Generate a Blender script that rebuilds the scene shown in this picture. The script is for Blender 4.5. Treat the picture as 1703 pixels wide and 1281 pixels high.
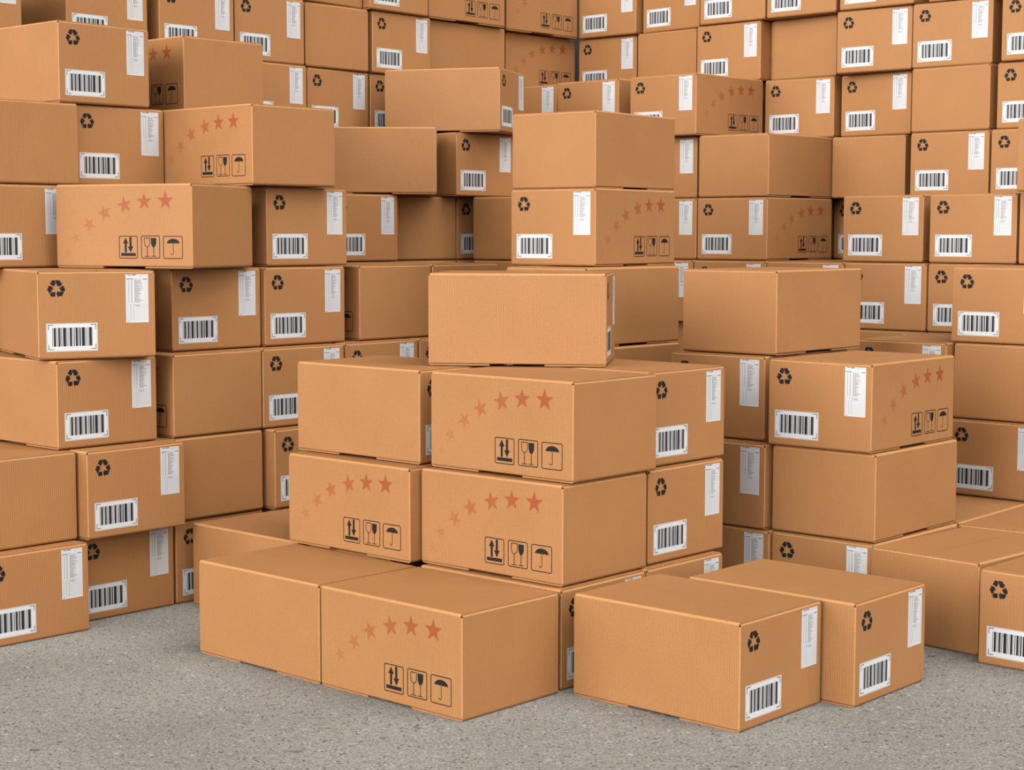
import bpy, bmesh, math, random
from mathutils import Vector, Matrix

random.seed(7)
for o in list(bpy.data.objects):
    bpy.data.objects.remove(o, do_unlink=True)
scene = bpy.context.scene
col = scene.collection

# ------------------------------------------------------------------ camera, sky, lamp, exposure
S = 0.30                                   # one tier of boxes is 0.30 m high
F_PX, PITCH, CAM_H, BOX_L, BOX_W, ROLL = 2861.29, 0.087894, 4.41507, 1.92721, 1.34905, 0.001467
cam_data = bpy.data.cameras.new('camera')
cam_data.sensor_fit = 'HORIZONTAL'
cam_data.sensor_width = 36.0
cam_data.lens = 36.0 * F_PX / 1703.0
cam_data.clip_start = 0.05
cam_data.clip_end = 200
cam = bpy.data.objects.new('camera', cam_data)
col.objects.link(cam)
cam.matrix_world = (Matrix.Translation((0, 0, CAM_H * S)) @ Matrix.Rotation(math.pi / 2 - PITCH, 4, 'X')
                    @ Matrix.Rotation(ROLL, 4, 'Z'))
scene.camera = cam

world = bpy.data.worlds.new('sky')
scene.world = world
world.use_nodes = True
bg = world.node_tree.nodes['Background']
bg.inputs['Color'].default_value = (1.0, 0.985, 0.96, 1)
bg.inputs['Strength'].default_value = 0.02

# added broad sun lamps, no fixtures known, aimed and weighted to match box tones
KEYS = [('added_sun_left', 6.0, -45, 8, 45), ('added_sun_far_left', 1.0, -75, 9, 45), ('added_sun_front', 2.9, -10, 29, 45),
        ('added_sun_right', 1.45, 45, 9, 45), ('added_sun_far_right', 1.1, 73, 29, 45), ('added_sun_high_right', 3.3, 58, 62, 45)]
for lname, power, az, el, spread in KEYS:          # azimuth from the line of sight, minus = to the left
    ld = bpy.data.lights.new(lname, 'SUN')
    ld.energy = power
    ld.angle = math.radians(spread)
    ld.color = (1.0, 0.99, 0.96)
    lo = bpy.data.objects.new(lname, ld)
    col.objects.link(lo)
    a, e = math.radians(az), math.radians(el)
    toward = Vector((math.cos(e) * math.sin(a), -math.cos(e) * math.cos(a), math.sin(e)))
    lo.rotation_euler = toward.to_track_quat('Z', 'Y').to_euler()
    lo.location = Vector((0, 5.5, 1)) + toward * 9

scene.view_settings.view_transform = 'Standard'
scene.view_settings.look = 'None'
scene.view_settings.gamma = 1.0
scene.view_settings.use_curve_mapping = False
scene.view_settings.exposure = 0.0

# ------------------------------------------------------------------ materials
CARD = (0.255, 0.1175, 0.0435)


def new_mat(name):
    m = bpy.data.materials.new(name)
    m.use_nodes = True
    nt = m.node_tree
    b = nt.nodes['Principled BSDF']
    return m, nt, b


def N(nt, kind, **kw):
    n = nt.nodes.new(kind)
    for k, v in kw.items():
        setattr(n, k, v)
    return n


def math_node(nt, op, a, b=None, c=None):
    n = N(nt, 'ShaderNodeMath', operation=op)
    for i, v in enumerate((a, b, c)):
        if v is None:
            continue
        if isinstance(v, (int, float)):
            n.inputs[i].default_value = v
        else:
            nt.links.new(v, n.inputs[i])
    return n.outputs[0]


def cardboard(name, base, stripe=1.0, rough=0.55):
    """Kraft liner: upright flute show-through on the walls, paper fibre grain, soft mottling."""
    m, nt, b = new_mat(name)
    tc = N(nt, 'ShaderNodeTexCoord')
    sp = N(nt, 'ShaderNodeSeparateXYZ')
    nt.links.new(tc.outputs['Object'], sp.inputs[0])
    sn = N(nt, 'ShaderNodeSeparateXYZ')
    nt.links.new(tc.outputs['Normal'], sn.inputs[0])
    ax = math_node(nt, 'ABSOLUTE', sn.outputs['X'])
    facing_x = math_node(nt, 'GREATER_THAN', ax, 0.6)
    u = math_node(nt, 'ADD', math_node(nt, 'MULTIPLY', sp.outputs['Y'], facing_x),
                  math_node(nt, 'MULTIPLY', sp.outputs['X'], math_node(nt, 'SUBTRACT', 1.0, facing_x)))
    az = math_node(nt, 'ABSOLUTE', sn.outputs['Z'])
    side = math_node(nt, 'LESS_THAN', az, 0.5)
    # flutes, slightly irregular
    cmb = N(nt, 'ShaderNodeCombineXYZ')
    nt.links.new(math_node(nt, 'MULTIPLY', u, 42.0), cmb.inputs[0])
    nt.links.new(math_node(nt, 'MULTIPLY', sp.outputs['Z'], 1.3), cmb.inputs[2])
    nf = N(nt, 'ShaderNodeTexNoise')
    nf.inputs['Scale'].default_value = 1.0
    nf.inputs['Detail'].default_value = 2.0
    nt.links.new(cmb.outputs[0], nf.inputs['Vector'])
    ph = math_node(nt, 'ADD', math_node(nt, 'MULTIPLY', u, 2 * math.pi / 0.0076),
                   math_node(nt, 'MULTIPLY', nf.outputs[0], 2.2))
    wv = math_node(nt, 'SINE', ph)
    amp = math_node(nt, 'MULTIPLY', math_node(nt, 'SUBTRACT', nf.outputs[0], 0.22), 0.19 * stripe)
    flute = math_node(nt, 'MULTIPLY', math_node(nt, 'MULTIPLY', wv, amp), side)
    # fibre grain
    g1 = N(nt, 'ShaderNodeTexNoise')
    g1.inputs['Scale'].default_value = 240.0
    g1.inputs['Detail'].default_value = 3.0
    nt.links.new(tc.outputs['Object'], g1.inputs['Vector'])
    g2 = N(nt, 'ShaderNodeTexNoise')
    g2.inputs['Scale'].default_value = 5.0
    g2.inputs['Detail'].default_value = 3.0
    nt.links.new(tc.outputs['Object'], g2.inputs['Vector'])
    val = math_node(nt, 'ADD', math_node(nt, 'MULTIPLY', math_node(nt, 'SUBTRACT', g1.outputs[0], 0.5), 0.46),
                    math_node(nt, 'MULTIPLY', math_node(nt, 'SUBTRACT', g2.outputs[0], 0.5), 0.16))
    val = math_node(nt, 'ADD', math_node(nt, 'ADD', val, flute), 1.0)
    mul = N(nt, 'ShaderNodeVectorMath', operation='SCALE')
    mul.inputs[0].default_value = base
    nt.links.new(val, mul.inputs['Scale'])
    nt.links.new(mul.outputs[0], b.inputs['Base Color'])
    b.inputs['Roughness'].default_value = rough
    b.inputs['Specular IOR Level'].default_value = 0.16
    bp = N(nt, 'ShaderNodeBump')
    bp.inputs['Strength'].default_value = 0.25
    bp.inputs['Distance'].default_value = 0.0006
    nt.links.new(math_node(nt, 'ADD', math_node(nt, 'MULTIPLY', wv, side), g1.outputs[0]), bp.inputs['Height'])
    nt.links.new(bp.outputs[0], b.inputs['Normal'])
    return m


def plain(name, colr, rough=0.6, grain=0.0):
    m, nt, b = new_mat(name)
    b.inputs['Roughness'].default_value = rough
    b.inputs['Specular IOR Level'].default_value = 0.12
    if grain:
        tc = N(nt, 'ShaderNodeTexCoord')
        g1 = N(nt, 'ShaderNodeTexNoise')
        g1.inputs['Scale'].default_value = 300.0
        nt.links.new(tc.outputs['Object'], g1.inputs['Vector'])
        mul = N(nt, 'ShaderNodeVectorMath', operation='SCALE')
        mul.inputs[0].default_value = colr
        nt.links.new(math_node(nt, 'ADD', math_node(nt, 'MULTIPLY', math_node(nt, 'SUBTRACT', g1.outputs[0], 0.5), grain), 1.0),
                     mul.inputs['Scale'])
        nt.links.new(mul.outputs[0], b.inputs['Base Color'])
    else:
        b.inputs['Base Color'].default_value = (*colr, 1)
    return m


M_card = cardboard('kraft_cardboard', CARD)
M_fold = cardboard('kraft_fold_highlight', tuple(c * k for c, k in zip(CARD, (1.30, 1.36, 1.45))), 0.3)      # bright edge highlight painted in as paler kraft along the folds
M_ink = plain('black_print_ink', (0.009, 0.0085, 0.0085), 0.6, 0.5)
M_paper = plain('white_label_paper', (0.415, 0.415, 0.425), 0.45, 0.04)
M_rim = plain('clear_label_margin', (0.33, 0.285, 0.235), 0.35, 0.04)
M_bar_dark = plain('barcode_black', (0.012, 0.012, 0.013), 0.5)
M_bar_mid = plain('barcode_grey', (0.08, 0.08, 0.085), 0.5)
M_bar_pale = plain('barcode_pale_grey', (0.21, 0.21, 0.215), 0.5)
M_txt = plain('slip_text_grey', (0.135, 0.133, 0.135), 0.5)
M_rule = plain('slip_rule_grey', (0.255, 0.255, 0.26), 0.5)
M_txt_dark = plain('slip_heading_grey', (0.09, 0.09, 0.10), 0.5)
STAR_INK = (CARD[0] * 0.83, CARD[1] * 0.43, CARD[2] * 0.36)
STAR_COVER = (0.15, 0.34, 0.52, 0.67, 0.80, 0.92, 1.0)
M_star = []
for k, a in enumerate(STAR_COVER):
    c = tuple(CARD[i] * (1 - a) + STAR_INK[i] * a for i in range(3))
    M_star.append(cardboard('red_star_ink_%d' % k, c))


def concrete_floor():
    m, nt, b = new_mat('worn_concrete_floor')
    tc = N(nt, 'ShaderNodeTexCoord')

    def noise(scale, detail=3.0, rough=0.55, dist=0.0, vec=None):
        n = N(nt, 'ShaderNodeTexNoise')
        n.inputs['Scale'].default_value = scale
        n.inputs['Detail'].default_value = detail
        n.inputs['Roughness'].default_value = rough
        n.inputs['Distortion'].default_value = dist
        nt.links.new(vec or tc.outputs['Object'], n.inputs['Vector'])
        return n.outputs[0]

    def ramp(src, stops):
        r = N(nt, 'ShaderNodeValToRGB')
        el = r.color_ramp.elements
        while len(el) < len(stops):
            el.new(0.5)
        for e, (p, c) in zip(el, stops):
            e.position = p
            e.color = (*c, 1)
        nt.links.new(src, r.inputs[0])
        return r.outputs[0]

    def mix(kind, f, a, bb):
        n = N(nt, 'ShaderNodeMix', data_type='RGBA', blend_type=kind)
        if isinstance(f, (int, float)):
            n.inputs[0].default_value = f
        else:
            nt.links.new(f, n.inputs[0])
        for s, v in ((6, a), (7, bb)):
            if isinstance(v, tuple):
                n.inputs[s].default_value = (*v, 1)
            else:
                nt.links.new(v, n.inputs[s])
        return n.outputs[2]

    fine = noise(125, 5, 0.68)
    mid = noise(38, 4, 0.62)
    base = ramp(fine, [(0.30, (0.11, 0.10, 0.088)), (0.44, (0.26, 0.245, 0.22)), (0.56, (0.37, 0.355, 0.325)), (0.72, (0.62, 0.60, 0.56))])
    base = mix('MULTIPLY', 0.75, base, ramp(mid, [(0.30, (0.66, 0.65, 0.63)), (0.5, (0.95, 0.95, 0.95)), (0.72, (1.12, 1.11, 1.08))]))
    base = mix('MULTIPLY', 0.7, base, ramp(noise(1.6, 4), [(0.3, (0.80, 0.79, 0.77)), (0.7, (1.1, 1.1, 1.1))]))
    base = mix('MIX', ramp(noise(7.5, 3, 0.6, 0.4), [(0.56, (0, 0, 0)), (0.74, (0.38, 0.38, 0.38))]), base, (0.33, 0.27, 0.205))
    # dark pits and chips, pale aggregate
    v = N(nt, 'ShaderNodeTexVoronoi')
    v.inputs['Scale'].default_value = 62
    nt.links.new(tc.outputs['Object'], v.inputs['Vector'])
    pit_gate = ramp(noise(26, 2), [(0.47, (0, 0, 0)), (0.56, (1, 1, 1))])
    pits = mix('MULTIPLY', 1.0, ramp(v.outputs['Distance'], [(0.16, (1, 1, 1)), (0.30, (0, 0, 0))]), pit_gate)
    base = mix('MIX', pits, base, (0.07, 0.06, 0.05))
    v2 = N(nt, 'ShaderNodeTexVoronoi')
    v2.inputs['Scale'].default_value = 48
    nt.links.new(tc.outputs['Object'], v2.inputs['Vector'])
    fl_gate = ramp(noise(19, 2), [(0.55, (0, 0, 0)), (0.66, (0.8, 0.8, 0.8))])
    flecks = mix('MULTIPLY', 1.0, ramp(v2.outputs['Distance'], [(0.14, (1, 1, 1)), (0.34, (0, 0, 0))]), fl_gate)
    base = mix('MIX', flecks, base, (0.60, 0.57, 0.50))
    # sparse bigger chips: dark gashes, brown and brick-red stones, bluish flint
    mp = N(nt, 'ShaderNodeMapping')
    mp.inputs['Rotation'].default_value = (0, 0, 0.3)
    mp.inputs['Scale'].default_value = (0.7, 1.25, 1.0)
    nt.links.new(tc.outputs['Object'], mp.inputs['Vector'])
    ds = N(nt, 'ShaderNodeTexNoise')
    ds.inputs['Scale'].default_value = 60
    nt.links.new(tc.outputs['Object'], ds.inputs['Vector'])
    wob = N(nt, 'ShaderNodeVectorMath', operation='MULTIPLY_ADD')
    nt.links.new(ds.outputs['Color'], wob.inputs[0])
    wob.inputs[1].default_value = (0.035, 0.03, 0)
    nt.links.new(mp.outputs[0], wob.inputs[2])
    v3 = N(nt, 'ShaderNodeTexVoronoi')
    v3.inputs['Scale'].default_value = 7.5
    nt.links.new(wob.outputs[0], v3.inputs['Vector'])
    sx = N(nt, 'ShaderNodeSeparateXYZ')
    nt.links.new(v3.outputs['Color'], sx.inputs[0])
    chip = ramp(sx.outputs['X'], [(0.0, (0.035, 0.03, 0.026)), (0.34, (0.05, 0.045, 0.04)), (0.36, (0.20, 0.115, 0.07)), (0.55, (0.24, 0.10, 0.07)),
                                  (0.57, (0.12, 0.125, 0.13)), (0.80, (0.14, 0.14, 0.14)), (0.82, (0.40, 0.385, 0.35))])
    size = math_node(nt, 'MULTIPLY', sx.outputs['Y'], 0.11)
    hit = math_node(nt, 'MULTIPLY', math_node(nt, 'LESS_THAN', v3.outputs['Distance'], size), 0.8)
    base = mix('MIX', hit, base, chip)
    base = mix('MULTIPLY', 1.0, base, (0.60, 0.60, 0.60))
    nt.links.new(base, b.inputs['Base Color'])
    b.inputs['Roughness'].default_value = 0.85
    b.inputs['Specular IOR Level'].default_value = 0.25
    bp = N(nt, 'ShaderNodeBump')
    bp.inputs['Strength'].default_value = 0.55
    bp.inputs['Distance'].default_value = 0.004
    h = math_node(nt, 'SUBTRACT', math_node(nt, 'ADD', fine, math_node(nt, 'MULTIPLY', mid, 0.8)), pits)
    nt.links.new(h, bp.inputs['Height'])
    nt.links.new(bp.outputs[0], b.inputs['Normal'])
    return m


M_floor = concrete_floor()
M_wall = plain('dark_grey_wall_paint', (0.035, 0.033, 0.031), 0.9, 0.1)

# ------------------------------------------------------------------ helpers


def link_mesh(name, bm, mats, parent=None):
    bmesh.ops.recalc_face_normals(bm, faces=bm.faces)
    me = bpy.data.meshes.new(name)
    bm.to_mesh(me)
    bm.free()
    for m in (mats if isinstance(mats, (list, tuple)) else [mats]):
        me.materials.append(m)
    o = bpy.data.objects.new(name, me)
    col.objects.link(o)
    if parent:
        o.parent = parent
    return o


def prism(bm, profile, place, a0, a1, fold=()):
    """Extrude a closed 2-D profile; place(p, q, a) gives the point."""
    lo = [bm.verts.new(place(p, q, a0)) for p, q in profile]
    hi = [bm.verts.new(place(p, q, a1)) for p, q in profile]
    n = len(profile)
    for i in range(n):
        j = (i + 1) % n
        f = bm.faces.new((lo[i], lo[j], hi[j], hi[i]))
        if i in fold:
            f.material_index = 1
    bm.faces.new(lo)
    bm.faces.new(hi)


def slab(bm, x0, x1, y0, y1, z0, z1):
    prism(bm, [(x0, y0), (x1, y0), (x1, y1), (x0, y1)], lambda p, q, a: (p, q, a), z0, z1)


# ------------------------------------------------------------------ the setting
me = bpy.data.meshes.new('floor')
me.from_pydata([(-25, -30, 0), (25, -30, 0), (25, 14, 0), (-25, 14, 0)], [], [(0, 1, 2, 3)])
me.materials.append(M_floor)
floor = bpy.data.objects.new('floor', me)
col.objects.link(floor)
floor['kind'] = 'structure'

BOXES = [  # tier, x, y (in tier heights), turn in degrees, group, label
    (0, -2.1350, 17.7003, 47.45, 0, "plain-sided cardboard box on the floor, front left corner of the central pile"),
    (0, -0.7062, 16.3930, 227.74, 0, "cardboard box with star-printed side, on the floor at the front of the central pile"),
    (0, 0.2073, 17.4620, 48.39, 0, "cardboard box on the floor in the slit between front star box and foreground pair"),
    (0, 1.1186, 18.4864, 48.13, 0, "cardboard box on the floor, packing slip just showing above the foreground pair"),
    (1, -1.3154, 18.7564, 227.77, 0, "star-printed cardboard box, left of the two star boxes in the central pile's second tier"),
    (1, 0.2195, 17.5627, 228.39, 0, "star-printed cardboard box with plain end, second tier of central pile, right of other star box"),
    (1, 1.1384, 18.6607, 48.12, 0, "cardboard box with barcode end, second tier, right rear corner of the central pile"),
    (2, -1.2374, 19.0082, 48.45, 0, "plain-sided cardboard box, third tier, left rear corner of the central pile"),
    (2, 0.3189, 17.6345, 228.44, 0, "star-printed cardboard box with plain end, third tier, directly under the brightest plain box"),
    (2, 1.1537, 18.7716, 47.73, 0, "cardboard box with barcode end half covered, third tier, right rear of the central pile"),
    (3, 0.1338, 19.0329, 82.86, 0, "brightest plain cardboard box, alone on top of the central pile"),
    (4, 1.0958, 23.0730, 323.13, 1, "cardboard box with barcode end and star side, lower of the two-box tower"),
    (5, 1.1120, 23.3835, 142.83, 1, "plain cardboard box with no print, upper of the two-box tower"),
    (3, 1.0612, 22.4212, 138.00, 1, "plain shaded cardboard box behind the brightest box, carrying the two-box tower"),
    (2, 1.0672, 22.2807, 138.00, 1, "cardboard box showing one dark strip below the box that carries the two-box tower"),
    (0, 1.7519, 16.0553, 48.03, 3, "cardboard box on the floor, nearer of the foreground pair, long plain side to the left"),
    (0, 2.9246, 16.8686, 48.31, 3, "cardboard box on the floor, farther of the foreground pair, barcode end to the right"),
    (0, 4.1473, 19.9146, 317.60, 2, "bottom cardboard box of the right pile, recycling symbol above the foreground pair"),
    (0, 5.1101, 18.8753, 133.86, 2, "plain-ended cardboard box on the floor, just right of the right pile's bottom box"),
    (0, 5.9543, 17.7132, 318.00, 2, "cardboard box on the floor at the picture's lower right edge, barcode end cut off"),
    (0, 6.4283, 20.4966, 140.01, 2, "cardboard box on the floor at right, only its flat top with centre slit visible"),
    (1, 4.1456, 19.9755, 138.61, 2, "plain cardboard box in the right pile, below the star-printed box"),
    (2, 4.0870, 19.9705, 318.56, 2, "cardboard box with barcode end and star side, third tier of the right pile"),
    (3, 3.2086, 21.1567, 138.51, 2, "plain cardboard box on top of the right pile, one corner toward the viewer"),
    (2, 3.0600, 21.1307, 319.39, 2, "cardboard box in third tier, left beside the right pile's star box, packing slip showing"),
    (1, 3.0651, 20.8519, 318.00, 2, "cardboard box in second tier, shaded packing slip, left beside the right pile's plain box"),
    (0, 3.1174, 20.8140, 318.00, 2, "cardboard box on the floor in the dark gap left of the right pile"),
    (0, -5.8622, 19.0323, 47.14, 4, "cardboard box on the floor at the far left, half of its barcode end cut off"),
    (0, -5.1740, 20.3151, 48.00, 4, "cardboard box on the floor, set back behind the leftmost floor box, barcode partly covered"),
    (0, -4.2556, 21.3443, 48.00, 4, "cardboard box on the floor, narrow strip with half recycling symbol beside dark plain box"),
    (0, -2.6286, 20.0401, 48.00, 0, "shaded plain cardboard box on the floor behind the front left corner of central pile"),
    (1, -6.0143, 19.1566, 228.00, 4, "plain cardboard box at the far left edge, second tier, on the leftmost floor box"),
    (1, -4.9840, 20.0667, 48.35, 4, "cardboard box with barcode end jutting over the floor boxes, second tier of left stack"),
    (1, -4.2469, 21.2981, 228.00, 4, "plain cardboard box, second tier, set back right of the jutting barcode box"),
    (1, -3.1936, 22.2494, 48.00, 4, "cardboard box, second tier, recycling symbol half hidden left of the central pile's star box"),
    (2, -5.3136, 20.1707, 47.77, 4, "cardboard box with plain side and barcode end, third tier at the far left"),
    (2, -4.2502, 21.3052, 228.03, 4, "plain cardboard box, third tier of left stack, between two barcode ends"),
    (2, -3.3273, 22.3090, 47.50, 4, "cardboard box, third tier, barcode running behind the central pile's plain rear box"),
    (2, -2.4355, 23.3568, 48.75, 4, "cardboard box, third tier, upper strip of symbol and slip above the central pile"),
    (2, -1.5133, 24.4020, 48.00, 4, "cardboard box, third tier, tiny plain strip touching the brightest box's lower left"),
    (3, -5.1392, 20.2137, 29.28, 4, "cardboard box turned toward viewer, bright barcode end, fourth tier at the far left"),
    (3, -4.2984, 21.6407, 47.13, 4, "cardboard box with shaded barcode end, fourth tier, right under the left star box"),
    (3, -3.3437, 22.6156, 47.67, 4, "cardboard box with barcode end, fourth tier, left beside the plain box with dark side"),
    (3, -2.2765, 23.8547, 228.00, 4, "plain cardboard box with dark side, fourth tier, left behind the brightest box"),
    (3, -1.3604, 24.8721, 228.00, 4, "cardboard box, fourth tier, only its top edge showing above the brightest box's left end"),
    (4, -6.5703, 21.2825, 48.00, 4, "cardboard box at far left edge, fifth tier, packing slip half behind the star box"),
    (4, -4.3434, 21.0372, 247.52, 4, "cardboard box turned aslant, star side bright and plain end shaded, fifth tier of left stack"),
    (4, -3.3145, 22.6847, 47.35, 4, "cardboard box with full barcode end, fifth tier, right of the slanted star box"),
    (4, -2.8749, 26.0510, 48.00, 4, "cardboard box, fifth tier, barcode half hidden, below the frontal plain box with visible corrugation"),
    (4, -2.0602, 27.7205, 228.00, 4, "plain cardboard box, fifth tier, in shadow below right half of the frontal plain box"),
    (4, -1.1464, 28.7211, 48.00, 4, "cardboard box, fifth tier, narrow strip of barcode end left of the dark plain box"),
    (4, 0.5071, 27.7244, 140.00, 1, "dark plain cardboard box, fifth tier, left behind the two-box tower"),
    (5, -6.4782, 21.4028, 228.00, 4, "plain cardboard box at far left edge, sixth tier, left of a barcode end"),
    (5, -5.6417, 22.5145, 46.13, 4, "cardboard box with barcode end, sixth tier, between plain box and star box at left"),
    (5, -3.4233, 22.2914, 227.42, 4, "cardboard box with star side and plain end, sixth tier, upper left"),
    (5, -2.1155, 26.4575, 92.60, 4, "plain cardboard box facing the viewer squarely, sixth tier, right of upper left star box"),
    (5, -1.1357, 28.2398, 48.00, 4, "cardboard box with barcode end, sixth tier, left behind the two-box tower's upper box"),
    (6, -5.7853, 22.3002, 48.35, 4, "cardboard box with bright plain side and full barcode end, seventh tier, upper left corner"),
    (6, -4.5636, 23.9262, 227.94, 4, "cardboard box with plain end, two stars visible on its shaded side, seventh tier, upper left"),
    (6, -4.3463, 27.0433, 48.50, 4, "cardboard box, seventh tier, packing slip right of the box with two visible stars"),
    (6, -3.4923, 28.2033, 49.88, 4, "cardboard box, seventh tier, symbol and slip visible above the frontal plain box's left end"),
    (6, -2.5608, 29.2792, 48.00, 4, "cardboard box, seventh tier, narrow strip left of the long plain jutting box"),
    (6, -0.9125, 27.9304, 72.84, 4, "cardboard box with long plain side and narrow barcode end, seventh tier, jutting near wall corner"),
    (6, 0.9124, 31.2235, 318.00, 5, "cardboard box, seventh tier, small blank patch and slip behind the two-box tower's left edge"),
    (6, 1.9173, 30.0959, 317.60, 5, "cardboard box, seventh tier, symbol and slip just above the two-box tower"),
    (6, 3.0852, 29.0319, 318.28, 5, "cardboard box with barcode end and star side, seventh tier, right above the two-box tower"),
    (6, 5.4064, 29.6601, 318.57, 5, "cardboard box with barcode end, seventh tier, right next to right wall's star box"),
    (6, 6.5521, 28.6898, 313.25, 5, "cardboard box with barcode end, seventh tier of right wall, left of the plain box"),
    (6, 7.4081, 27.4992, 136.32, 5, "plain cardboard box, seventh tier of the right wall, between two barcode ends"),
    (6, 8.4636, 26.5460, 318.00, 5, "cardboard box with barcode end cut by picture's right edge, seventh tier"),
    (7, 2.3692, 32.6549, 318.76, 5, "cardboard box with barcode end, eighth tier, first to the right of the wall corner"),
    (7, 3.4060, 31.5894, 135.21, 5, "plain cardboard box, eighth tier, second to the right of the wall corner"),
    (7, 4.3460, 30.4821, 316.64, 5, "cardboard box with barcode end, eighth tier, directly above the right wall's star box"),
    (7, 5.5365, 29.6959, 133.57, 5, "plain cardboard box, eighth tier, fourth to the right of the wall corner"),
    (7, 6.3881, 28.5169, 318.89, 5, "cardboard box with barcode end, eighth tier, right of the eighth tier's fourth plain-faced box"),
    (7, 7.4009, 27.6112, 319.11, 5, "cardboard box with barcode end, eighth tier of right wall, above seventh tier's plain box"),
    (7, 8.4763, 26.4328, 318.00, 5, "cardboard box cut by picture's right edge, eighth tier, symbol and half barcode"),
    (8, 2.3683, 32.5052, 317.64, 5, "cardboard box at picture's top edge, ninth tier, first right of the wall corner"),
    (8, 3.5075, 31.5456, 312.38, 5, "cardboard box at picture's top edge, ninth tier, second right of the wall corner"),
    (8, 4.3753, 30.3872, 317.64, 5, "cardboard box at picture's top edge, ninth tier, third right of the wall corner"),
    (8, 5.3894, 29.4411, 317.54, 5, "cardboard box at picture's top edge, ninth tier, fourth right of the wall corner"),
    (8, 6.4179, 28.4076, 317.11, 5, "cardboard box at picture's top edge, ninth tier, fifth right of the wall corner"),
    (8, 7.6012, 27.4031, 318.00, 5, "cardboard box at picture's top edge, thin sliver near the right end"),
    (7, -7.6132, 23.0984, 48.00, 4, "cardboard box in the picture's upper left corner, only lower end of slip visible"),
    (7, -6.3350, 24.8869, 48.07, 4, "cardboard box with dark side, eighth tier, barcode cut by the box below, upper left"),
    (7, -5.2941, 26.0518, 47.39, 4, "cardboard box, eighth tier, barcode half covered by the box with two visible stars"),
    (7, -4.3766, 27.1018, 47.21, 4, "cardboard box, eighth tier, symbol and barcode corner above right end of two-star box"),
    (7, -3.4762, 28.1763, 228.12, 4, "plain cardboard box, eighth tier of left wall, fully visible square face"),
    (7, -2.5290, 29.2437, 48.40, 4, "cardboard box with full barcode end, eighth tier of left wall, right of plain box"),
    (7, -1.2740, 30.4049, 138.00, 4, "plain cardboard box, eighth tier of left wall, above the long jutting box"),
    (7, 0.0278, 32.1719, 317.88, 4, "cardboard box with faint star side, eighth tier, at the wall corner"),
    (8, -3.5794, 28.0894, 233.06, 4, "plain cardboard box at picture's top edge, ninth tier of left wall"),
    (8, -2.5620, 29.1080, 48.67, 4, "cardboard box at picture's top edge, ninth tier of left wall, barcode bottom visible"),
    (8, -1.2693, 30.2479, 319.05, 4, "cardboard box at picture's top edge, handling symbols visible, farther left from the wall corner"),
    (8, 0.0548, 31.9604, 317.30, 4, "cardboard box at picture's top edge, handling symbols visible, touching the wall corner"),
    (5, 3.1435, 29.3127, 318.00, 5, "cardboard box, sixth tier, packing slip strip right of the two-box tower's upper box"),
    (5, 4.1520, 28.2634, 138.13, 5, "plain cardboard box with corner toward viewer, sixth tier, right of the two-box tower"),
    (5, 6.3843, 28.6990, 138.00, 5, "plain cardboard box with square face, sixth tier of the right wall"),
    (5, 7.3918, 27.4436, 316.81, 5, "cardboard box with full barcode end, sixth tier of right wall, right of plain box"),
    (5, 8.3758, 26.4831, 318.00, 5, "cardboard box, sixth tier, barcode cut by the plain edge box at right"),
    (5, 8.0556, 24.0160, 138.00, 5, "cardboard box, sixth tier, bare vertical strip at picture's right edge"),
    (4, 3.1256, 29.1631, 318.00, 5, "cardboard box, fifth tier, packing slip strip right of the two-box tower's lower box"),
    (4, 4.1394, 28.2605, 318.14, 5, "cardboard box with barcode end and dark star side, fifth tier, right of the two-box tower"),
    (4, 6.5368, 29.2765, 318.00, 5, "cardboard box, fifth tier, narrow strip right of the dark star side"),
    (4, 6.1323, 26.3293, 318.00, 5, "cardboard box with full barcode end, fifth tier of right wall, left of the last two"),
    (4, 7.1797, 25.2728, 318.19, 5, "cardboard box with full barcode end, fifth tier, last whole one before right edge"),
    (4, 8.1944, 24.3106, 318.00, 5, "cardboard box, fifth tier, thin sliver of barcode end at picture's right edge"),
    (3, 3.0078, 28.7801, 319.08, 5, "cardboard box, fourth tier, slip strip in the gap left of right pile's top box"),
    (3, 4.0441, 27.8961, 319.08, 5, "cardboard box, fourth tier, top edge showing behind left half of right pile's top box"),
    (3, 5.0852, 27.0318, 319.08, 5, "cardboard box, fourth tier, top edge showing behind right half of right pile's top box"),
    (3, 6.1301, 26.1707, 319.08, 5, "cardboard box, fourth tier, barcode end right beside the right pile's top box"),
    (3, 7.1768, 25.2913, 318.33, 5, "cardboard box, fourth tier, left half of barcode end, behind edge box at right"),
    (3, 6.9264, 22.9535, 319.08, 5, "cardboard box with large barcode end cut by right edge, fourth tier"),
    (2, 5.8065, 23.6888, 319.78, 5, "cardboard box, third tier, top and slip strip behind right pile's star box"),
    (2, 6.9672, 22.8865, 138.00, 5, "plain cardboard box at right edge, third tier, under the large barcode end"),
    (1, 6.8794, 22.8194, 318.00, 5, "cardboard box at right edge, second tier, symbol half hidden by the right pile"),
    (3, -6.8676, 21.5501, 48.00, 4, "cardboard box, fourth tier at far left, top sliver under the box with cut slip"),
    (3, -2.0602, 27.7205, 228.00, 4, "cardboard box, fourth tier, dark top strip below the plain box in shadow"),
    (3, 0.5071, 27.7244, 140.00, 4, "cardboard box, fourth tier, dark strip below dark plain box by the tower"),
    (3, -1.1464, 28.7211, 48.00, 4, "cardboard box, fourth tier, dark top strip below the narrow barcode strip"),
    (2, 7.1768, 25.2913, 318.33, 5, "cardboard box, third tier, top sliver below the half barcode end at right"),
    (2, 6.1301, 26.1707, 319.08, 5, "cardboard box, third tier, top strip below barcode end beside right pile's top box"),
    (0, -1.1207, 19.1198, 317.77, 0, "cardboard box on the floor, top strip just under the second tier's left star box"),
    (0, -3.1267, 22.3238, 48.00, 4, "cardboard box on the floor, top sliver below the half hidden recycling symbol box"),
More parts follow.
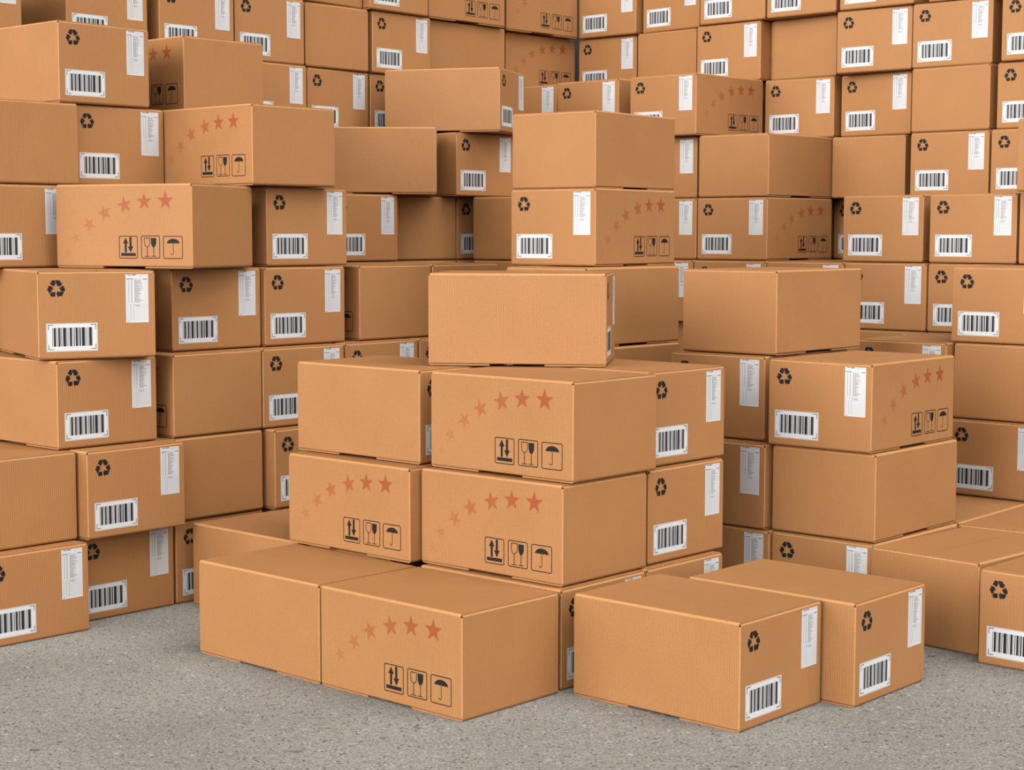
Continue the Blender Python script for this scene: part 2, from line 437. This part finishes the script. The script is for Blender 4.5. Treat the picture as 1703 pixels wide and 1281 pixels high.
    (0, 5.4191, 21.4052, 140.01, 5, "cardboard box on the floor, patch of top showing right of the right pile's plain box"),
]
HIDDEN = [  # boxes inside the stacks that carry the ones in view
    (6, -7.688, 23.165, 48.0),
    (6, -6.335, 24.887, 48.1),
    (6, -5.435, 26.046, 47.4),
    (6, -1.274, 30.405, 138.0),
    (6, 4.356, 30.722, 316.6),
    (6, 3.335, 31.660, 135.2),
    (6, -0.046, 32.239, 317.9),
    (6, 2.294, 32.721, 318.8),
    (5, -7.688, 23.165, 48.0),
    (5, -4.564, 23.926, 227.9),
    (5, -6.335, 24.887, 48.1),
    (5, -5.435, 26.046, 47.4),
    (5, -4.346, 27.043, 48.5),
    (5, -3.492, 28.203, 49.9),
    (5, -2.709, 29.413, 48.0),
    (5, 5.482, 29.784, 318.6),
    (5, 1.917, 30.096, 317.6),
    (5, -1.348, 30.472, 138.0),
    (5, 4.479, 30.769, 316.6),
    (5, 0.912, 31.223, 318.0),
    (5, 3.335, 31.660, 135.2),
    (5, -0.046, 32.239, 317.9),
    (5, 2.294, 32.721, 318.8),
    (4, -5.786, 22.653, 46.1),
    (4, -7.836, 23.299, 48.0),
    (4, -4.712, 24.060, 227.9),
    (4, -6.484, 25.021, 48.1),
    (4, -5.509, 26.114, 47.4),
    (4, 8.577, 26.706, 318.0),
    (4, -4.496, 27.176, 48.5),
    (4, 7.524, 27.731, 316.8),
    (4, -3.951, 28.590, 49.9),
    (4, -3.007, 29.681, 48.0),
    (4, 5.256, 29.983, 318.6),
    (4, 1.917, 30.096, 317.6),
    (4, -1.014, 30.843, 138.0),
    (4, 4.261, 30.975, 316.6),
    (4, 1.180, 31.521, 318.0),
    (4, 3.404, 32.155, 135.2),
    (4, 0.155, 32.461, 317.9),
    (4, 2.332, 33.219, 318.8),
    (3, -5.930, 22.792, 46.1),
    (3, -7.985, 23.433, 48.0),
    (3, -4.712, 24.060, 227.9),
    (3, 8.261, 24.385, 318.0),
    (3, -6.417, 25.095, 48.1),
    (3, -2.949, 26.118, 48.0),
    (3, -5.509, 26.114, 47.4),
    (3, 8.577, 26.706, 318.0),
    (3, -4.571, 27.242, 48.5),
    (3, 7.524, 27.731, 316.8),
    (3, -3.951, 28.590, 49.9),
    (3, 6.537, 29.277, 318.0),
    (3, -3.007, 29.681, 48.0),
    (3, 5.248, 29.934, 318.6),
    (3, 1.917, 30.096, 317.6),
    (3, -1.014, 30.843, 138.0),
    (3, 4.261, 30.975, 316.6),
    (3, 1.180, 31.521, 318.0),
    (3, 3.404, 32.155, 135.2),
    (3, 0.155, 32.461, 317.9),
    (3, 2.332, 33.219, 318.8),
    (2, -6.868, 21.550, 48.0),
    (2, -5.930, 22.792, 46.1),
    (2, -7.985, 23.433, 48.0),
    (2, -4.712, 24.060, 227.9),
    (2, 8.261, 24.385, 318.0),
    (2, -6.417, 25.095, 48.1),
    (2, -5.509, 26.114, 47.4),
    (2, -2.949, 26.118, 48.0),
    (2, 8.577, 26.706, 318.0),
    (2, 5.085, 27.032, 319.1),
    (2, -4.571, 27.242, 48.5),
    (2, -2.060, 27.721, 228.0),
    (2, 0.513, 28.024, 140.0),
    (2, 7.524, 27.731, 316.8),
    (2, 3.969, 27.962, 319.1),
    (2, -3.951, 28.590, 49.9),
    (2, -1.146, 28.721, 48.0),
    (2, 2.963, 29.144, 319.1),
    (2, 6.537, 29.277, 318.0),
    (2, -3.007, 29.681, 48.0),
    (2, 5.248, 29.934, 318.6),
    (2, 1.917, 30.096, 317.6),
    (2, -1.014, 30.843, 138.0),
    (2, 4.261, 30.975, 316.6),
    (2, 1.180, 31.521, 318.0),
    (2, 3.404, 32.155, 135.2),
    (2, 0.155, 32.461, 317.9),
    (2, 2.332, 33.219, 318.8),
    (1, -6.868, 21.550, 48.0),
    (1, 1.067, 22.281, 138.0),
    (1, -5.930, 22.792, 46.1),
    (1, -2.370, 23.432, 48.8),
    (1, -7.985, 23.433, 48.0),
    (1, 5.754, 23.851, 319.8),
    (1, -4.712, 24.060, 227.9),
    (1, 8.261, 24.385, 318.0),
    (1, -1.446, 24.476, 48.0),
    (1, -6.417, 25.095, 48.1),
    (1, 7.177, 25.291, 318.3),
    (1, -5.509, 26.114, 47.4),
    (1, -2.949, 26.118, 48.0),
    (1, 6.130, 26.171, 319.1),
    (1, 8.577, 26.706, 318.0),
    (1, 5.085, 27.032, 319.1),
    (1, -4.571, 27.242, 48.5),
    (1, -2.060, 27.721, 228.0),
    (1, 0.507, 27.724, 140.0),
    (1, 7.524, 27.731, 316.8),
    (1, 3.969, 27.962, 319.1),
    (1, -3.951, 28.590, 49.9),
    (1, -1.146, 28.721, 48.0),
    (1, 2.932, 28.846, 319.1),
    (1, 6.537, 29.277, 318.0),
    (1, -3.007, 29.681, 48.0),
    (1, 5.248, 29.934, 318.6),
    (1, 1.917, 30.096, 317.6),
    (1, -1.014, 30.843, 138.0),
    (1, 4.261, 30.975, 316.6),
    (1, 1.180, 31.521, 318.0),
    (1, 3.404, 32.155, 135.2),
    (1, 0.155, 32.461, 317.9),
    (1, 2.332, 33.219, 318.8),
    (0, -6.868, 21.550, 48.0),
    (0, 1.067, 22.281, 138.0),
    (0, -5.930, 22.792, 46.1),
    (0, 6.879, 22.819, 318.0),
    (0, -2.304, 23.507, 48.8),
    (0, -7.985, 23.433, 48.0),
    (0, 5.730, 23.753, 319.8),
    (0, -4.712, 24.060, 227.9),
    (0, 8.261, 24.385, 318.0),
    (0, -1.379, 24.551, 48.0),
    (0, -6.417, 25.095, 48.1),
    (0, 7.177, 25.291, 318.3),
    (0, -5.509, 26.114, 47.4),
    (0, -2.949, 26.118, 48.0),
    (0, 6.130, 26.171, 319.1),
    (0, 8.577, 26.706, 318.0),
    (0, 5.085, 27.032, 319.1),
    (0, -4.571, 27.242, 48.5),
    (0, -2.060, 27.721, 228.0),
    (0, 0.507, 27.724, 140.0),
    (0, 7.524, 27.731, 316.8),
    (0, 3.969, 27.962, 319.1),
    (0, -3.951, 28.590, 49.9),
    (0, -1.146, 28.721, 48.0),
    (0, 2.932, 28.846, 319.1),
    (0, 6.537, 29.277, 318.0),
    (0, -3.007, 29.681, 48.0),
    (0, 5.248, 29.934, 318.6),
    (0, 1.917, 30.096, 317.6),
    (0, -1.014, 30.843, 138.0),
    (0, 4.261, 30.975, 316.6),
    (0, 1.180, 31.521, 318.0),
    (0, 3.404, 32.155, 135.2),
    (0, 0.155, 32.461, 317.9),
    (0, 2.332, 33.219, 318.8),
]
GROUPS = ('boxes of the central pile', 'boxes of the tower behind the central pile', 'boxes of the right pile',
          'foreground pair of boxes', 'boxes of the left stack and left wall', 'boxes of the right wall')

L, W, H = BOX_L * S - 0.003, BOX_W * S - 0.003, S - 0.003


def wall(name, ang):
    """A plain plaster wall just behind the boxes whose ends face `ang`."""
    n = Vector((math.sin(ang), -math.cos(ang), 0))
    back = 1e9
    for r in BOXES + HIDDEN:
        c, s = math.cos(math.radians(r[3])), math.sin(math.radians(r[3]))
        for ux in (-W / 2, W / 2):
            for uy in (-L / 2, L / 2):
                back = min(back, Vector((r[1] * S + c * ux - s * uy, r[2] * S + s * ux + c * uy, 0)).dot(n))
    return n, back - 0.02


aL, aR = math.radians(48), math.radians(-42)
nL, dL = wall('wall_left', aL)
nR, dR = wall('wall_right', aR)
corner = nL * dL + nR * dR                      # the two normals are square to each other
for name, n, along in (('wall_left', nL, nR), ('wall_right', nR, nL)):
    bm = bmesh.new()
    prism(bm, [(-0.12, -0.12), (5.2, -0.12), (5.2, 0.0), (-0.12, 0.0)],
          lambda p, q, a: tuple(corner + along * p + n * q + Vector((0, 0, a))), 0.0, 3.4)
    o = link_mesh(name, bm, M_wall)
    o['kind'] = 'structure'

# ------------------------------------------------------------------ one cardboard box, part by part
T = 0.003          # board thickness
RC = 0.004         # folded vertical corners
RT = 0.008         # rounded top fold


def arc(cx, cz, r, a0, a1, n=5):
    return [(cx + r * math.cos(math.radians(a0 + (a1 - a0) * i / n)), cz + r * math.sin(math.radians(a0 + (a1 - a0) * i / n))) for i in range(n + 1)]


def bend_profile(edge, ztop, r, reach, lip, t=T, n=5):
    """Board folded over an outer edge at `edge`, its flat part at `ztop`, reaching in to `reach`; lip = lower end of the upright part."""
    out = [(edge, lip)] + arc(edge - r, ztop - r, r, 0, 90, n) + [(reach, ztop)]
    inn = [(reach, ztop - t)] + arc(edge - r, ztop - r, r - t, 90, 0, n) + [(edge - t, lip)]
    return out + inn


def body_mesh(bm):
    z0, z1 = 0.0100, H - 0.0095
    ring = []
    for cx, cy, a in ((W / 2 - RC, L / 2 - RC, 0), (-W / 2 + RC, L / 2 - RC, 90), (-W / 2 + RC, -L / 2 + RC, 180), (W / 2 - RC, -L / 2 + RC, 270)):
        ring += [(cx + RC * math.cos(math.radians(a + k * 22.5)), cy + RC * math.sin(math.radians(a + k * 22.5))) for k in range(5)]
    k = (W / 2 - T) / (W / 2)
    ky = (L / 2 - T) / (L / 2)
    n = len(ring)
    vo0 = [bm.verts.new((x, y, z0)) for x, y in ring]
    vo1 = [bm.verts.new((x, y, z1)) for x, y in ring]
    vi0 = [bm.verts.new((x * k, y * ky, z0)) for x, y in ring]
    vi1 = [bm.verts.new((x * k, y * ky, z1)) for x, y in ring]
    for i in range(n):
        j = (i + 1) % n
        f = bm.faces.new((vo0[i], vo0[j], vo1[j], vo1[i]))
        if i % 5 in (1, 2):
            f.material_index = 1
        bm.faces.new((vi0[j], vi0[i], vi1[i], vi1[j]))
        bm.faces.new((vo1[i], vo1[j], vi1[j], vi1[i]))
        bm.faces.new((vo0[j], vo0[i], vi0[i], vi0[j]))
    # inner top flaps folded over the two ends, inner bottom flaps folded under the two long sides
    for s in (1, -1):
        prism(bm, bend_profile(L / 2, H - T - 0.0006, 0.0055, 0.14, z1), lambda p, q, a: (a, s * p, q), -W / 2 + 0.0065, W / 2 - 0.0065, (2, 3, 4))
        prism(bm, bend_profile(W / 2, -0.0056, 0.0042, 0.002, -z0, 0.002), lambda p, q, a: (s * p, a, -q), -L / 2 + 0.004, L / 2 - 0.004)
    slab(bm, -W / 2 + 0.004, W / 2 - 0.004, -L / 2 + 0.004, L / 2 - 0.004, H - 0.016, H - 0.014)  # added inner plate, keeps light from leaking through the top slit


def top_flap_mesh(bm, s):
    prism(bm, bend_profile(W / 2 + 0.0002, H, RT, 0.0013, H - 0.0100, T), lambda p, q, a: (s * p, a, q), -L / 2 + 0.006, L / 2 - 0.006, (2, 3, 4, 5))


def bottom_flap_mesh(bm, s):
    prism(bm, bend_profile(L / 2 + 0.0002, 0.0, 0.0095, L / 2 - 0.345 * L, -0.0105, 0.0050),
          lambda p, q, a: (a, s * p, -q), -W / 2 + 0.003, W / 2 - 0.003)


def on_end(u, v, off):                       # the end with the labels; u from its left edge, v up, both in tier heights
    return (-W / 2 + u * S, -L / 2 - off, v * S)


def on_side(u, v, off):                      # the long side with the stars
    return (W / 2 + off, -L / 2 + u * S, v * S)


def poly(bm, face, pts, off=0.0003, mi=0):
    f = bm.faces.new([bm.verts.new(face(u, v, off)) for u, v in pts])
    f.material_index = mi
    return f


def rect(bm, face, u0, u1, v0, v1, off=0.0003, mi=0):
    return poly(bm, face, [(u0, v0), (u1, v0), (u1, v1), (u0, v1)], off, mi)


def recycling_mesh(bm):                    # three folded arrows chasing one another, each of two pieces
    for p in (
        [(0.1405, 0.8491), (0.1666, 0.89), (0.1946, 0.8896), (0.205, 0.8539), (0.1819, 0.8206)],
        [(0.1993, 0.8896), (0.2465, 0.889), (0.2696, 0.8559), (0.2853, 0.8641), (0.2619, 0.8223), (0.2155, 0.8215), (0.2228, 0.8326), (0.2092, 0.8553)],
        [(0.2887, 0.8289), (0.3111, 0.7822), (0.3006, 0.7647), (0.2663, 0.7652), (0.2446, 0.8029)],
        [(0.2656, 0.7613), (0.2985, 0.7608), (0.2735, 0.7111), (0.2356, 0.7117), (0.231, 0.6963), (0.2109, 0.7374), (0.2271, 0.775), (0.233, 0.7618)],
        [(0.1093, 0.7852), (0.1273, 0.8194), (0.1122, 0.8285), (0.1526, 0.8252), (0.1604, 0.8228), (0.1825, 0.785), (0.1686, 0.7899), (0.1381, 0.7391)],
        [(0.1553, 0.7579), (0.2001, 0.7572), (0.199, 0.7081), (0.1486, 0.7089), (0.1399, 0.7329)],
    ):
        poly(bm, on_end, p)


BAR_U0, BAR_U1, BAR_V0, BAR_V1 = 0.088, 0.669, 0.089, 0.410


def barcode_label_mesh(bm):
    r, off = 0.0115, 0.0006
    u, v = [BAR_U0, BAR_U0 + r, BAR_U1 - r, BAR_U1], [BAR_V0, BAR_V0 + r, BAR_V1 - r, BAR_V1]
    g = [[bm.verts.new(on_end(a, b, off)) for b in v] for a in u]
    for i in range(3):
        for j in range(3):
            f = bm.faces.new((g[i][j], g[i + 1][j], g[i + 1][j + 1], g[i][j + 1]))
            f.material_index = 0 if i == j == 1 else 1
    lo = [bm.verts.new(on_end(a, b, 0.0)) for a, b in ((u[0], v[0]), (u[3], v[0]), (u[3], v[3]), (u[0], v[3]))]
    hi = [[g[k][0] for k in range(4)], [g[3][k] for k in range(4)], [g[3 - k][3] for k in range(4)], [g[0][3 - k] for k in range(4)]]
    for k in range(4):
        f = bm.faces.new([lo[k], lo[(k + 1) % 4]] + hi[k][::-1])
        f.material_index = 1


def barcode_print_mesh(bm):
    bars = [(195, 203, 1), (213, 240, 0), (250, 258, 1), (270, 290, 0), (292, 300, 1), (308, 316, 0), (330, 365, 0), (365, 390, 2),
            (398, 404, 1), (414, 440, 0), (444, 455, 2), (465, 478, 1), (488, 512, 0), (516, 526, 1), (535, 552, 0), (565, 598, 0),
            (598, 610, 1), (618, 630, 2), (640, 648, 1), (658, 685, 0), (685, 698, 1)]
    for a, b, m in bars:
        rect(bm, on_end, 0.155 + (a - 195) * 0.000894, 0.155 + (b - 195) * 0.000894, 0.150, 0.358, 0.0008, m)
    w, a = 0.0065, 0.058
    u0, u1, v0, v1 = 0.111, 0.648, 0.114, 0.393
    for cu, su in ((u0, 1), (u1, -1)):
        for cv, sv in ((v0, 1), (v1, -1)):
            for p, q in (((cu, cu + su * a), (cv, cv + sv * w)), ((cu, cu + su * w), (cv + sv * w, cv + sv * a))):
                rect(bm, on_end, min(p), max(p), min(q), max(q), 0.0008, 0 if p[1] - p[0] else 0)


SL_U0, SL_U1, SL_V0, SL_V1 = 0.997, 1.260, 0.398, 0.947


def slip_mesh(bm):
    prism(bm, [(SL_U0, SL_V0), (SL_U1, SL_V0), (SL_U1, SL_V1), (SL_U0, SL_V1)], lambda p, q, a: on_end(p, q, a), 0.0, 0.0006)


def slip_print_mesh(bm):
    rnd = random.Random(3)

    def R(fx0, fx1, fy0, fy1, mi):
        w, h = SL_U1 - SL_U0, SL_V1 - SL_V0
        rect(bm, on_end, SL_U0 + fx0 * w, SL_U0 + fx1 * w, SL_V1 - fy1 * h, SL_V1 - fy0 * h, 0.0008, mi)
    R(0.08, 0.27, 0.006, 0.022, 0)
    R(0.29, 0.46, 0.004, 0.024, 2)
    R(0.52, 0.97, 0.026, 0.030, 0)
    R(0.10, 0.30, 0.046, 0.052, 1)
    R(0.58, 0.72, 0.050, 0.056, 1)
    R(0.03, 0.33, 0.086, 0.104, 0)
    R(0.33, 0.78, 0.100, 0.104, 0)
    R(0.36, 0.50, 0.086, 0.092, 1)
    R(0.78, 0.96, 0.092, 0.108, 2)
    for k in range(26):
        y = 0.122 + k * 0.0182
        R(0.11, 0.155, y, y + 0.009, 0)
        R(0.23, 0.29, y, y + 0.009, 0)
        e = 0.38
        for q in range(rnd.choice((2, 3, 3, 4))):
            l = rnd.uniform(0.05, 0.11)
            R(e, min(e + l, 0.76), y, y + 0.009, 0)
            e += l + 0.012
        R(0.80, 0.985, y + 0.011, y + 0.0128, 1)
    R(0.36, 0.62, 0.630, 0.638, 0)
    R(0.42, 0.62, 0.654, 0.662, 0)
    for k in range(20):
        y = 0.610 + k * 0.0184
        R(0.06, 0.985, y, y + 0.003, 1)
    for fx in (0.205, 0.335):
        R(fx, fx + 0.008, 0.60, 0.965, 0)
    R(0.055, 0.065, 0.11, 0.965, 1)
    R(0.05, 0.14, 0.975, 0.985, 0)


STARS = [((0.157, 0.171), 0.052, 12), ((0.281, 0.353), 0.077, 20), ((0.478, 0.515), 0.090, 33), ((0.701, 0.652), 0.101, 20),
         ((0.986, 0.743), 0.107, 12), ((1.260, 0.782), 0.108, 1), ((1.553, 0.790), 0.114, 0)]


def star_mesh(bm, k):
    (cu, cv), r, rot = STARS[k]
    pts = []
    for i in range(10):
        a = math.radians(90 + rot + 36 * i)
        q = r if i % 2 == 0 else r * 0.40
        pts.append((cu + q * math.cos(a), cv + q * math.sin(a)))
    c = bm.verts.new(on_side(cu, cv, 0.0003))
    vs = [bm.verts.new(on_side(u, v, 0.0003)) for u, v in pts]
    for i in range(10):
        bm.faces.new((c, vs[i], vs[(i + 1) % 10]))


def frame(bm, u0, u1, v0, v1, w=0.0095, r=0.022):
    def loop(d):
        rr = r - d
        pts = []
        for cu, cv, a in ((u1 - r, v1 - r, 0), (u0 + r, v1 - r, 90), (u0 + r, v0 + r, 180), (u1 - r, v0 + r, 270)):
            pts += [(cu + rr * math.cos(math.radians(a + 30 * k)), cv + rr * math.sin(math.radians(a + 30 * k))) for k in range(4)]
        return pts
    o, i = loop(0), loop(w)
    n = len(o)
    vo = [bm.verts.new(on_side(u, v, 0.0003)) for u, v in o]
    vi = [bm.verts.new(on_side(u, v, 0.0003)) for u, v in i]
    for k in range(n):
        j = (k + 1) % n
        bm.faces.new((vo[k], vo[j], vi[j], vi[k]))


def stroke(bm, pts, w):
    """A line of width w through (u, v) points."""
    n = len(pts)
    left, right = [], []
    for i, (u, v) in enumerate(pts):
        a = Vector(pts[max(i - 1, 0)])
        b = Vector(pts[min(i + 1, n - 1)])
        d = (b - a).normalized()
        left.append(bm.verts.new(on_side(u - d.y * w / 2, v + d.x * w / 2, 0.0003)))
        right.append(bm.verts.new(on_side(u + d.y * w / 2, v - d.x * w / 2, 0.0003)))
    for i in range(n - 1):
        bm.faces.new((left[i], left[i + 1], right[i + 1], right[i]))


def this_way_mesh(bm):
    frame(bm, 0.897, 1.160, 0.113, 0.381)
    poly(bm, on_side, [(0.977, 0.183), (1.006, 0.184), (1.006, 0.290), (1.029, 0.291), (0.990, 0.359), (0.953, 0.289), (0.977, 0.290)])
    poly(bm, on_side, [(1.045, 0.366), (1.045, 0.255), (1.022, 0.255), (1.061, 0.183), (1.098, 0.258), (1.075, 0.257), (1.075, 0.366)])
    rect(bm, on_side, 0.926, 1.131, 0.143, 0.178)


def fragile_mesh(bm):
    frame(bm, 1.208, 1.471, 0.116, 0.385)
    w = 0.008
    stroke(bm, [(1.334, 0.356), (1.254, 0.354)], w)
    stroke(bm, [(1.2545, 0.357), (1.2545, 0.295), (1.262, 0.272), (1.276, 0.257), (1.2925, 0.251), (1.309, 0.257), (1.324, 0.272), (1.332, 0.295), (1.3325, 0.358)], w)
    stroke(bm, [(1.2925, 0.252), (1.2925, 0.141)], 0.009)
    stroke(bm, [(1.257, 0.140), (1.328, 0.141)], 0.008)
    poly(bm, on_side, [(1.346, 0.355), (1.346, 0.295), (1.354, 0.270), (1.367, 0.252), (1.3825, 0.244), (1.398, 0.252), (1.411, 0.270), (1.419, 0.295), (1.419, 0.356)])
    stroke(bm, [(1.3825, 0.248), (1.3825, 0.143)], 0.009)
    stroke(bm, [(1.349, 0.142), (1.416, 0.143)], 0.008)


def keep_dry_mesh(bm):
    frame(bm, 1.514, 1.784, 0.113, 0.381)
    top = [(1.653 + 0.0895 * math.cos(math.radians(a)), 0.287 + 0.061 * math.sin(math.radians(a))) for a in range(0, 181, 15)]
    scal = []
    for k in range(5):
        c = 1.653 - 0.0895 + 0.0179 + k * 0.0358
        scal += [(c - 0.0179 + 0.0358 * t, 0.287 + 0.010 * math.sin(math.pi * t)) for t in (0.25, 0.5, 0.75)]
        if k < 4:
            scal.append((c + 0.0179, 0.287))
    poly(bm, on_side, top + scal)
    stroke(bm, [(1.653, 0.292), (1.653, 0.178), (1.650, 0.166), (1.642, 0.160), (1.632, 0.160), (1.624, 0.166), (1.621, 0.176)], 0.0075)


def build_box():
    root = bpy.data.objects.new('cardboard_box', None)
    col.objects.link(root)
    root.empty_display_size = 0.1
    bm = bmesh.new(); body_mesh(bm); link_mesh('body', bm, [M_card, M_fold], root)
    for s in (1, -1):
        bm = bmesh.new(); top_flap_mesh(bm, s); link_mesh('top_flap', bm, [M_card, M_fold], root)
        bm = bmesh.new(); bottom_flap_mesh(bm, s); link_mesh('bottom_flap', bm, M_card, root)
    bm = bmesh.new(); recycling_mesh(bm)
    link_mesh('recycling_symbol', bm, M_ink, root)['label'] = 'black printed recycling arrows'
    bm = bmesh.new(); barcode_label_mesh(bm)
    lab = link_mesh('barcode_label', bm, [M_paper, M_rim], root)
    lab['label'] = 'white barcode sticker'
    bm = bmesh.new(); barcode_print_mesh(bm); link_mesh('barcode_print', bm, [M_bar_dark, M_bar_mid, M_bar_pale], lab)
    bm = bmesh.new(); slip_mesh(bm)
    sl = link_mesh('packing_slip', bm, M_paper, root)
    sl['label'] = 'tall white packing slip'
    bm = bmesh.new(); slip_print_mesh(bm); link_mesh('slip_print', bm, [M_txt, M_rule, M_txt_dark], sl)
    for k in range(7):
        bm = bmesh.new(); star_mesh(bm, k)
        link_mesh('star_print', bm, M_star[k], root)['label'] = 'red printed star' if k > 2 else 'faint fading red star'
    for f, t in ((this_way_mesh, 'printed up and down arrows symbol'), (fragile_mesh, 'printed wine glass symbol'), (keep_dry_mesh, 'printed umbrella symbol')):
        bm = bmesh.new(); f(bm)
        link_mesh('handling_symbol', bm, M_ink, root)['label'] = t
    return root


def copy_thing(src):
    r = src.copy()
    col.objects.link(r)
    for ch in src.children:
        c = ch.copy()
        col.objects.link(c)
        c.parent = r
        for g in ch.children:
            d = g.copy()
            col.objects.link(d)
            d.parent = c
    return r


first = build_box()
made = []
for i, (tier, x, y, turn, grp, label) in enumerate(BOXES):
    b = first if i == 0 else copy_thing(first)
    b.location = (x * S, y * S, tier * S)
    b.rotation_euler = (0, 0, math.radians(turn))
    b['label'] = label
    b['category'] = 'box'
    b['group'] = GROUPS[grp]
    made.append(b)

# plain boxes inside the stacks, out of the photograph's sight, that the others stand on
bm = bmesh.new()
body_mesh(bm)
for s in (1, -1):
    top_flap_mesh(bm, s)
    bottom_flap_mesh(bm, s)
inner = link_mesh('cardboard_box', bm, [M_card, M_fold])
for i, (tier, x, y, turn) in enumerate(HIDDEN):
    b = inner if i == 0 else inner.copy()
    if i:
        col.objects.link(b)
    b.location = (x * S, y * S, tier * S)
    b.rotation_euler = (0, 0, math.radians(turn))
    b['label'] = 'plain cardboard box hidden inside the stacks, carrying others'
    b['category'] = 'box'
    b['group'] = 'boxes hidden inside the stacks'
